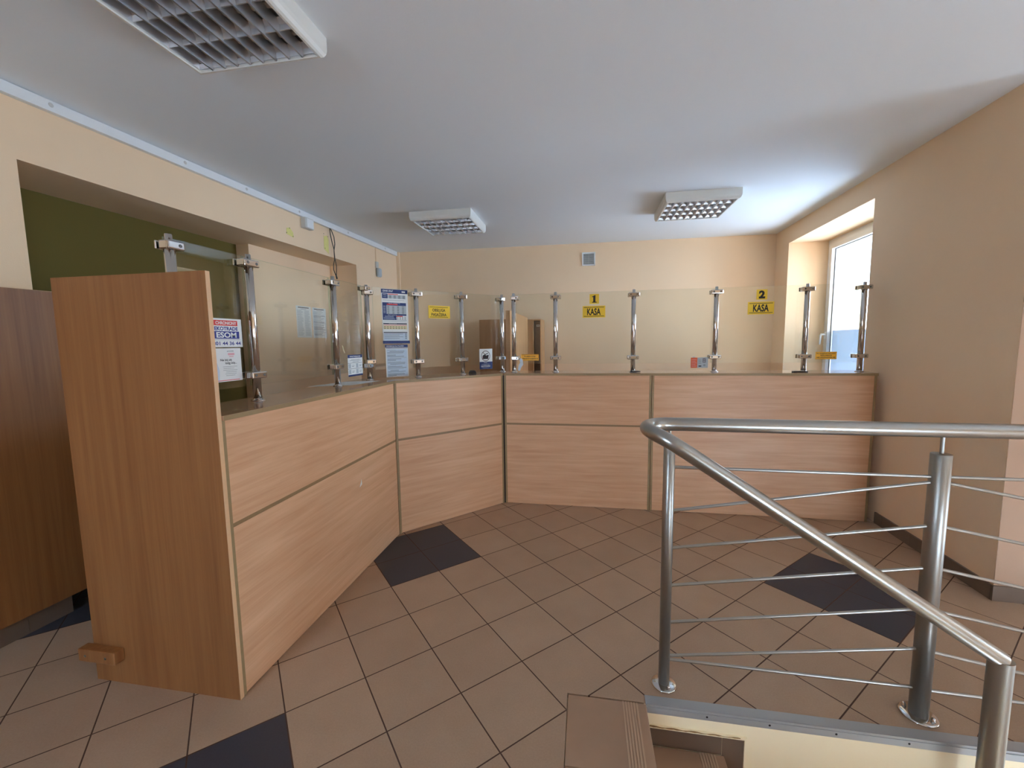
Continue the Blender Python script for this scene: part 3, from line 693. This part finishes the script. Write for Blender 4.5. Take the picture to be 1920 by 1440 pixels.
# orange/grey sticker
it = [('r', 0, 0, .052, .086, M['orange']), ('r', .054, .006, .030, .070, M['lgrey']), ('r', .094, .045, .024, .032, M['maroon']), ('r', .097, .063, .018, .008, M['lgrey']), ('r', .097, .050, .018, .008, M['lgrey'])]
for i in range(5): it.append(('r', .006, .012+i*.014, .038-.006*(i % 2), .003, M['pink']))
for i in range(4): it.append(('r', .060, .034+i*.010, .022, .003, M['grey']))
it += [('r', .062, .010, .022, .009, ik), ('ring', .108, .022, .008, .003, M['grey'])]
sign('payment_sticker', 'orange and grey payment sticker low on the glass between the KASA windows', 'sticker', on3(1.583, 1.196), (1, 0), .136, .094, M['lgrey'], it, poly=[(0, 0), (.136, 0), (.136, .082), (.124, .090), (.036, .084), (.028, .094), (.016, .092), (.010, .080), (0, .070)])
# security sticker and flyer
sign('security_sticker', 'white red and blue security company sticker beside the tall end board', 'sticker', on1(-2.020, 1.425), (0, 1), .198, .128, M['paper'],
     [('r', .006, .096, .170, .024, M['red']), ('t', .114, .108, .0200, 'CHRONIONY', M['paper'], .0005, .112), ('t', .113, .083, .0225, 'EKOTRADE', M['blue'], .0008, .126), ('r', .040, .038, .142, .033, M['blue']), ('t', .112, .0545, .033, 'ESOM', M['paper'], .0010, .108),
      ('r', .036, .0325, .150, .0012, M['blue']), ('t', .112, .017, .022, '801 44 36 44', M['blue'], .0005, .150)])
it = [('p', [(.0, .0), (.055, .0), (.060, .05), (.050, .085), (.034, .120), (.0, .158)], M['paleblue']), ('p', [(.034, .082), (.042, .082), (.040, .070), (.036, .060)], ik), ('p', [(.012, .14), (.018, .124), (.016, .112), (.010, .13)], M['grey'])]
it += [('t', .125, .136, .008, 'poczta', M['grey'], .0002, .036), ('r', .110, .118, .036, .010, M['pink']), ('r', .116, .110, .024, .004, M['pink']), ('t', .098, .096, .0135, 'Nie bój się', ik, .0003, .062), ('t', .124, .082, .0135, 'ksiąg stóp...', ik, .0003, .062)]
for i, (a_, w2_) in enumerate(((.078, .078), (.080, .06), (.078, .078), (.092, .06), (.088, .062), (.092, .05))): it.append(('r', a_, .066-i*.008, w2_, .0014, M['grey']))
it.append(('r', .02, .004, .145, .003, M['red']))
sign('advert_flyer', 'white advertising flyer with pale figure and thin red line, under the security sticker', 'flyer', on1(-2.020, 1.270), (0, 1), .182, .150, M['paper'], it)
# card with navy borders
it = [('r', .0, .128, .188, .022, M['navy']), ('r', 0, 0, .188, .012, M['navy']), ('t', .094, .139, .012, 'WPŁAĆ PRZELEWEM', M['paper'], .0003, .14), ('r', .04, .115, .11, .0025, M['grey']), ('r', .02, .108, .15, .0025, M['grey']), ('r', .06, .100, .08, .0025, M['grey']),
      ('r', 0, .092, .188, .002, ik), ('r', 0, .052, .188, .002, ik)]
for x in (.006, .100):
    for y in (.058, .018): it += [('r', x, y, .030, .030, M['lgrey']), ('r', x+.042, y+.018, .034, .0025, M['grey']), ('r', x+.042, y+.009, .028, .0025, ik)]
sign('transfer_card', 'small white card with navy top and bottom bands on the left glass', 'card', on1(-.936, 1.208), (0, 1), .190, .150, M['paper'], it)
# price list
W, H = .210, .412; pb = M['navy']; it = [('r', 0, H-.030, W, .030, pb), ('t', .052, H-.014, .018, 'CENNIK OPŁAT', M['paper'], .0004, .082), ('r', .162, H-.022, .028, .012, M['paper'])]
def table(x0, y0, cols, rows, dx, dy, wd, hd, mat): return [('r', x0+i*dx, y0+j*dy, wd, hd, mat) for i in range(cols) for j in range(rows)]
it += [('r', .006, H-.070, .044, .036, pb), ('t', .028, H-.044, .009, 'STREFA', M['paper'], 0, .03), ('t', .028, H-.058, .008, 'miejska', M['paleblue'], 0, .026), ('r', .052, H-.040, .080, .006, M['red'])]
it += [('r', .052, H-.070, .140, .028, M['lgrey'])]+table(.060, H-.066, 4, 3, .036, .008, .018, .0032, ik)+[('r', .01, H-.082, .17, .002, M['grey']), ('r', .01, H-.088, .14, .002, M['lgrey'])]
it += [('r', .006, H-.232, .188, .132, pb), ('t', .10, H-.106, .008, 'BILETY OKRESOWE', M['paper'], 0, .09), ('r', .040, H-.118, .085, .009, M['red']), ('r', .036, H-.186, .158, .064, M['lgrey'])]
it += table(.042, H-.182, 4, 6, .039, .010, .016, .003, ik)+table(.011, H-.180, 1, 6, .02, .010, .018, .003, M['paleblue'])
it += [('t', .08, H-.194, .007, 'BILETY ULGOWE', M['paper'], 0, .07), ('r', .112, H-.230, .082, .032, M['paper']), ('r', .112, H-.206, .05, .007, M['red'])]+table(.116, H-.226, 4, 3, .020, .008, .011, .003, ik)
it += [('r', .02, H-.206, .07, .003, M['paleblue']), ('r', .012, H-.216, .08, .003, M['paleblue']), ('r', .012, H-.226, .09, .003, M['paleblue'])]
it += [('r', .01, H-.244, .178, .004, M['lgrey']), ('r', .006, H-.264, .188, .008, M['navy_dark']), ('t', .08, H-.260, .006, 'ROZLICZENIE', M['paper'], 0, .06), ('r', .006, H-.302, .188, .036, M['cream_ink']), ('r', .01, H-.274, .18, .006, M['pink'])]+table(.010, H-.298, 8, 2, .0225, .012, .014, .0035, ik)
it += [('r', .006, H-.330, .188, .006, M['navy_dark']), ('r', .006, H-.386, .188, .054, M['paleblue'])]+[('r', .010, H-.340-i*.011, .15-.03*(i % 2), .003, M['grey']) for i in range(4)]+table(.176, H-.374, 1, 4, .02, .011, .012, .004, ik)
it += [('r', -.003, 0, W+.006, .022, pb)]
sign('price_list', 'tall white and blue printed price list on the corner counter glass', 'poster', on2(.120, 1.432), UD, W, H, M['paper'], it)
W, H = .180, .250; it = [('r', -.003, H-.022, W+.003, .022, pb), ('t', .078, H-.011, .012, 'INFORMACJA DLA PASAŻERA', M['paper'], .0002, .14), ('r', .004, H-.030, W-.008, .004, M['navy']), ('r', .006, .006, W-.012, H-.040, M['paleblue'])]
random.seed(3)
for i in range(21): it.append(('r', .012+(.02 if i % 5 == 1 else 0), H-.044-i*.0098, (W-.030)*(random.uniform(.72, 1) if i % 4 else .45), .0042, M['grey'] if i % 3 else M['lgrey']))
sign('information_sheet', 'pale blue information sheet full of grey text under the price list', 'poster', on2(.136, 1.174), UD, W, H, M['paper'], it)
# no-banknotes sticker
W, H = .138, .181; cx_, cy_ = .066, .118
it = [('r', 0, 0, W, .066, M['navy']), ('p', [(cx_-.030, cy_-.028), (cx_+.026, cy_-.028), (cx_+.034, cy_+.010), (cx_+.006, cy_+.004), (cx_-.012, cy_+.012), (cx_-.030, cy_+.006)], ik), ('p', [(cx_-.008, cy_+.016), (cx_+.026, cy_+.026), (cx_+.028, cy_+.020), (cx_-.004, cy_+.010)], ik),
      ('r', cx_-.034, cy_-.026, .012, .026, M['maroon']), ('ring', cx_, cy_, .047, .042, M['maroon']), ('p', [(cx_-.032, cy_+.034), (cx_-.028, cy_+.037), (cx_+.034, cy_-.030), (cx_+.030, cy_-.034)], M['maroon']),
      ('t', .064, .057, .010, 'Prosimy', M['paper'], .0002, .034), ('t', .064, .043, .010, 'o przygotowanie', M['paleblue'], .0001, .086), ('t', .064, .028, .020, 'GOTÓWKI', M['paper'], .0006, .096), ('r', .03, .010, .068, .0015, M['paleblue'])]
sign('payment_notice', 'white and navy sticker with crossed-out hand symbol on the corner glass', 'sticker', on2(.984, 1.194), UD, W, H, M['paper'], it)
# two notices on the cream niche wall
for i, (s_, z_, hdr, lab) in enumerate(((.455, 1.512, .5, 'left white notice sheet on the niche wall, two columns of text'), (.712, 1.510, .5, 'right white notice sheet on the niche wall, wide grey paragraphs'))):
    q = fL(Vector((s_, .345-.0005, z_))); it = [('r', .03, .318, .17, .008, ik), ('r', .07, .304, .09, .004, M['grey'])]
    for j in range(24):
        if i == 0: it += [('r', .012, .288-j*.0115, .095*random.uniform(.7, 1), .005, M['lgrey']), ('r', .125, .288-j*.0115, .09*random.uniform(.6, 1), .005, M['lgrey'])]
        else: it += [('r', .014, .290-j*.0115, .205*random.uniform(.6, 1), .0055, M['grey'] if j in (4, 5, 10, 15, 16, 17, 22) else M['lgrey'])]
    sign('notice_sheet', lab, 'notice', tuple(q), (.0371, 1), .235, .338, M['paper'], it, .001)

# ================================================================ SMALL THINGS ON THE WORKTOPS
b = MB(); b.prism([(-1.045, -1.16), (-.80, -1.05), (-.762, -.74), (-.985, -.83)], HW+.0003, HW+.0012, M['paper']); tag(b.build('paper_sheet', None, (0, 0, 0)), 'white sheet of paper lying on the left worktop between two posts', 'paper')
fm = frame(on2(.885, 0)[:2], UD, UF)
b = MB(); b.prism([(-.028, 0), (.030, 0), (.022, .022), (.010, .028), (-.012, .028), (-.022, .018)], -.015, .02, M['black'], fr=lambda q: fm(Vector((q.x, -.04+q.z, HW+.0005+q.y)))); tag(b.build('cable_grommet'), 'small black plastic object on the corner worktop', 'object')
b = MB(); b.tube([(1.085, .10, HW+.008), (1.13, .085, HW+.008), (1.165, .08, HW+.007)], [.006, .007, .003], M['black'], 10); b.tube([(1.10, .092, HW+.012), (1.14, .080, HW+.013)], .0045, M['chrome'], 10); tag(b.build('pen'), 'black and silver pen lying at the foot of the post right of KASA 1', 'pen')
b = MB(); b.bevbox((2.33, .07, HW+.0005), (2.435, .105, HW+.009), M['black'], .003); b.bevbox((2.338, .076, HW+.0085), (2.40, .099, HW+.011), M['steel_matt'], .001); tag(b.build('pen_tray'), 'flat dark pen tray at the foot of the post right of KASA 2', 'tray')
b = MB()
pl_ = [(0, .005), (.018, 0), (.030, .03), (.050, .06), (.044, .10), (.028, .115), (.012, .11), (.020, .075), (.006, .05)]
b.prism(pl_, -.0006, .0006, M['plastic'], fr=lambda q: Vector((.108+q.x, YG-.003+q.z, 1.172+q.y))); tag(b.build('plastic_scrap'), 'crumpled pale blue clear plastic scrap beside the lower left amber sticker', 'plastic scrap')
b = MB(); b.prism([(0, .050), (.008, .052), (.020, .02), (.030, .002), (.022, 0), (.010, .02)], -.0004, .0006, M['cream_ink'], fr=lambda q: Vector((XG+.001+q.z, -.995+q.x, 1.372+q.y))); tag(b.build('tape_scrap'), 'thin torn tape scrap on the left glass, left of the navy-bordered card', 'tape scrap')

# ================================================================ LEFT WALL FITTINGS
tk = thing('cable_trunking', 'white cable trunking running along the top of the left wall', 'cable duct', tuple(fL(Vector((-2, 0, 2.648)))))
b = MB(); b.bevbox((-6.0, -.032, 2.648), (2.06, 0, 2.704), M['pvc'], .002, fL); b.build('duct', tk)
for s in (-1.711, -.993, -.484, 1.726, .9, .12):
    b = MB(); q = fL(Vector((s, -.0322, 2.680))); b.lathe([(.0115, 0), (.0105, .0015), (.006, .002), (.0001, .0012)], M['pvc_grey'], tuple(q), 'X', 14); b.build('fixing', tk)
t = thing('junction_box', 'small white junction box on the left wall under the trunking', 'box', tuple(fL(Vector((.23, 0, 2.56)))))
b = MB(); b.bevbox((.165, -.055, 2.548), (.285, 0, 2.648), M['pvc_grey'], .005, fL); bx = b.build('housing', t)
b = MB(); b.bevbox((.185, -.058, 2.556), (.28, -.055, 2.64), M['pvc'], .002, fL); b.build('cover', t)
t = thing('motion_detector', 'grey-white detector hanging on the left wall near the back corner', 'detector', tuple(fL(Vector((1.55, 0, 2.30)))))
b = MB(); b.bevbox((1.505, -.022, 2.395), (1.56, 0, 2.475), M['pvc_grey'], .004, fL); b.build('bracket', t)
b = MB(); b.bevbox((1.51, -.055, 2.285), (1.585, -.004, 2.395), M['lgrey'], .018, fL, 3); b.build('housing', t)
b = MB(); b.box((1.520, -.010, 2.475), (1.532, 0, 2.648), M['peach'], fL); b.build('conduit', t)
# hanging wires
b = MB(); g = lambda s, o, z: fL(Vector((s, -o, z)))
b.tube([g(.585, .02, 2.648), g(.575, .03, 2.58), g(.60, .03, 2.50), g(.625, .03, 2.44), g(.625, .03, 2.33), g(.585, .04, 2.27), g(.585, .04, 2.22), g(.635, .03, 2.165)], .0042, M['black'], 8)
b.tube([g(.60, .02, 2.648), g(.635, .03, 2.57), g(.645, .03, 2.50), g(.625, .03, 2.43), g(.632, .03, 2.34), g(.645, .035, 2.27), g(.640, .035, 2.21), g(.642, .03, 2.165)], .0042, M['black'], 8)
b.tube([g(.632, .03, 2.185), g(.650, .03, 2.135)], [.006, .009], M['black'], 8)
tag(b.build('hanging_wires'), 'two black wires dangling from the trunking on the left wall', 'wire')
def patch(name, pts, label, holes):
    b = MB(); b.prism([(s, z) for s, z in pts], -.0015, 0, M['peeled'], fr=lambda q: fL(Vector((q.x, q.z, q.y))))
    for s, z in holes: b.lathe([(.0001, 0), (.005, .0004)], M['gap'], tuple(fL(Vector((s, -.002, z)))), 'X', 8)
    tag(b.build(name), label, 'wall patch')
patch('plaster_patch', [(-.035, 2.445), (.06, 2.43), (.055, 2.475), (.015, 2.51), (-.025, 2.50)], 'small pale yellow unpainted patch with three holes, left of the junction box', [(.01, 2.505), (-.03, 2.455), (.05, 2.44)])
patch('plaster_patch', [(.50, 2.42), (.575, 2.385), (.58, 2.53), (.555, 2.57), (.52, 2.55), (.505, 2.56)], 'larger pale yellow unpainted patch beside the hanging wires', [(.505, 2.575), (.57, 2.56), (.515, 2.43)])
b = MB(); b.bevbox((2.085, -.045, 0), (2.125, 0, ZC), M['peach'], .004, fL); struct(b.build('trim_3'))
# vent on back wall
t = thing('air_vent', 'small white square air vent high on the back wall', 'vent', tuple(fB(Vector((.745, 0, 2.42)))))
b = MB(); s0, s1 = .662, .832; z0, z1 = 2.418, 2.588
for a_, c_ in (((s0, -.014, z0), (s0+.016, 0, z1)), ((s1-.016, -.014, z0), (s1, 0, z1)), ((s0, -.014, z0), (s1, 0, z0+.016)), ((s0, -.014, z1-.016), (s1, 0, z1))): b.box(a_, c_, M['pvc'], fB)
b.build('frame', t)
b = MB(); b.box((s0+.01, -.002, z0+.01), (s1-.01, 0, z1-.01), M['grey'], fB); b.build('backing', t)
b = MB()
for i in range(9):
    z = z0+.022+i*.0155; b.add([fB(Vector(v)) for v in ((s0+.016, -.012, z), (s1-.016, -.012, z), (s1-.016, -.004, z+.010), (s0+.016, -.004, z+.010))], [(0, 1, 2, 3)], M['pvc_grey'])
b.box(((s0+s1)/2-.002, -.012, z0+.016), ((s0+s1)/2+.002, -.003, z1-.016), M['pvc_grey'], fB)
b.build('slats', t)

# ================================================================ CEILING LAMPS
def make_lamp(x, y, label):
    t = thing('ceiling_lamp', label, 'ceiling lamp', (x, y, ZC), 'square louvre ceiling lamps')
    H_ = .31
    prof = [(H_, 0), (H_, -.050), (H_-.003, -.066), (H_-.010, -.079), (H_-.018, -.085), (H_-.028, -.085), (H_-.030, -.080), (H_-.030, -.012)]
    b = MB(); vs_ = []
    for h, z in prof: vs_ += [(x-h, y-h, ZC+z), (x+h, y-h, ZC+z), (x+h, y+h, ZC+z), (x-h, y+h, ZC+z)]
    fs = [(i*4+j, i*4+(j+1) % 4, (i+1)*4+(j+1) % 4, (i+1)*4+j) for i in range(len(prof)-1) for j in range(4)]
    b.add(vs_, fs, M['lampwhite']); b.build('housing', t)
    b = MB(); h = H_-.030; b.box((x-h, y-h, ZC-.014), (x+h, y+h, ZC-.010), M['lampdark']); b.build('tray', t)
    b = MB(); h = H_-.031; zt, zb = ZC-.040, ZC-.074
    for k in range(5):      # V-shaped reflectors along x
        yc = y-h+k*(2*h/4); a0 = max(y-h, yc-.022); a1 = min(y+h, yc+.022); c0 = max(y-h, yc-.0025); c1 = min(y+h, yc+.0025)
        if k in (0, 4): a0, a1 = (y-h, y-h+.026) if k == 0 else (y+h-.026, y+h); c0, c1 = (y-h, y-h+.004) if k == 0 else (y+h-.004, y+h)
        m0, m1 = (c0*.75+a0*.25), (c1*.75+a1*.25); zm = zb+.018
        prof2 = [(a0, zt), (m0, zm), (c0, zb), (c1, zb), (m1, zm), (a1, zt)]
        v = [(x-h, p, q) for p, q in prof2]+[(x+h, p, q) for p, q in prof2]
        b.add(v, [(i, i+1, i+7, i+6) for i in range(5)]+[(5, 0, 6, 11)], M['louver'])
    for k in range(1, 9):   # cross blades along y
        xc = x-h+k*(2*h/9); zq = ZC-.083; v = [(xc-.011, y-h, zt), (xc-.0034, y-h, zq), (xc+.0034, y-h, zq), (xc+.011, y-h, zt)]
        v += [(a_, y+h, c_) for a_, _, c_ in v]
        b.add(v, [(0, 1, 5, 4), (1, 2, 6, 5), (2, 3, 7, 6), (3, 0, 4, 7)], M['louver'])
    for k in (0, 9):
        xc = x-h if k == 0 else x+h; sg = 1 if k == 0 else -1
        v = [(xc, y-h, zb), (xc+sg*.010, y-h, zt), (xc+sg*.010, y+h, zt), (xc, y+h, zb)]; b.add(v, [(0, 1, 2, 3)], M['louver'])
    b.build('louvre_grid', t)
    for k in range(4):
        yc = y-h+(k+.5)*(2*h/4); b = MB(); b.cyl((x-h+.02, yc, ZC-.030), (x+h-.02, yc, ZC-.030), .013, M['tube'], 16); b.build('fluorescent_tube', t)
    return t
def dup(root, dx, label):
    r = root.copy(); C.objects.link(r); r.location = root.location+Vector(dx); r['label'] = label
    for ch in list(root.children):
        c = ch.copy(); C.objects.link(c); c.parent = r; c.matrix_parent_inverse = ch.matrix_parent_inverse.copy()
        for g_ in list(ch.children):
            d = g_.copy(); C.objects.link(d); d.parent = c
    return r
lamp = make_lamp(-.678, -2.145, 'large square louvre lamp in the near left of the ceiling, cut by the frame top')
dup(lamp, (-.003, 2.885, 0), 'square louvre ceiling lamp in the far left, above the corner counter')
dup(lamp, (2.378, 2.845, 0), 'square louvre ceiling lamp nearest the window, above KASA 1 and 2')

# ================================================================ OUTSIDE THE WINDOW
t = thing('street_building', 'bright white building across the street seen through the window', 'building', (9.5, 15, -1.2))
b = MB(); b.box((9.0, 7.0, -1.2), (10.2, 26, 6.0), M['facade']); b.build('facade', t)
b = MB(); b.box((8.78, 7.0, 5.75), (9.0, 26, 6.05), M['facade']); b.box((8.9, 7, 2.4), (9.0, 26, 2.55), M['facade']); b.build('cornice', t)
for i in range(7):
    for z0 in (-.2, 3.1):
        y0 = 8+i*2.5; b = MB(); b.box((8.97, y0, z0), (9.0, y0+1.1, z0+1.7), M['grey']); f_ = b.build('window', t)
        b = MB(); b.box((8.93, y0-.12, z0+1.7), (9.0, y0+1.22, z0+1.85), M['facade']); b.build('lintel', f_)
b = MB(); b.box((3.9, 2.0, -1.35), (10.2, 26, -1.2), M['pavement']); tag(b.build('pavement'), 'pale grey street paving outside the window', 'paving')
t = thing('street_lamp', 'lantern street lamp standing outside beyond the window', 'street lamp', (5.8, 8.0, -1.2))
b = MB(); b.lathe([(.09, -1.2), (.08, -.4), (.04, -.3), (.035, 2.1), (.06, 2.14)], M['grey'], (5.8, 8.0, 0)); b.build('pole', t)
b = MB(); b.lathe([(.06, 2.14), (.10, 2.16), (.16, 2.55), (.19, 2.57), (.06, 2.75), (.0001, 2.82)], M['lgrey'], (5.8, 8.0, 0), seg=6); b.build('lantern', t)
for o in list(bpy.data.objects):
    if '_w' in o: del o['_w']
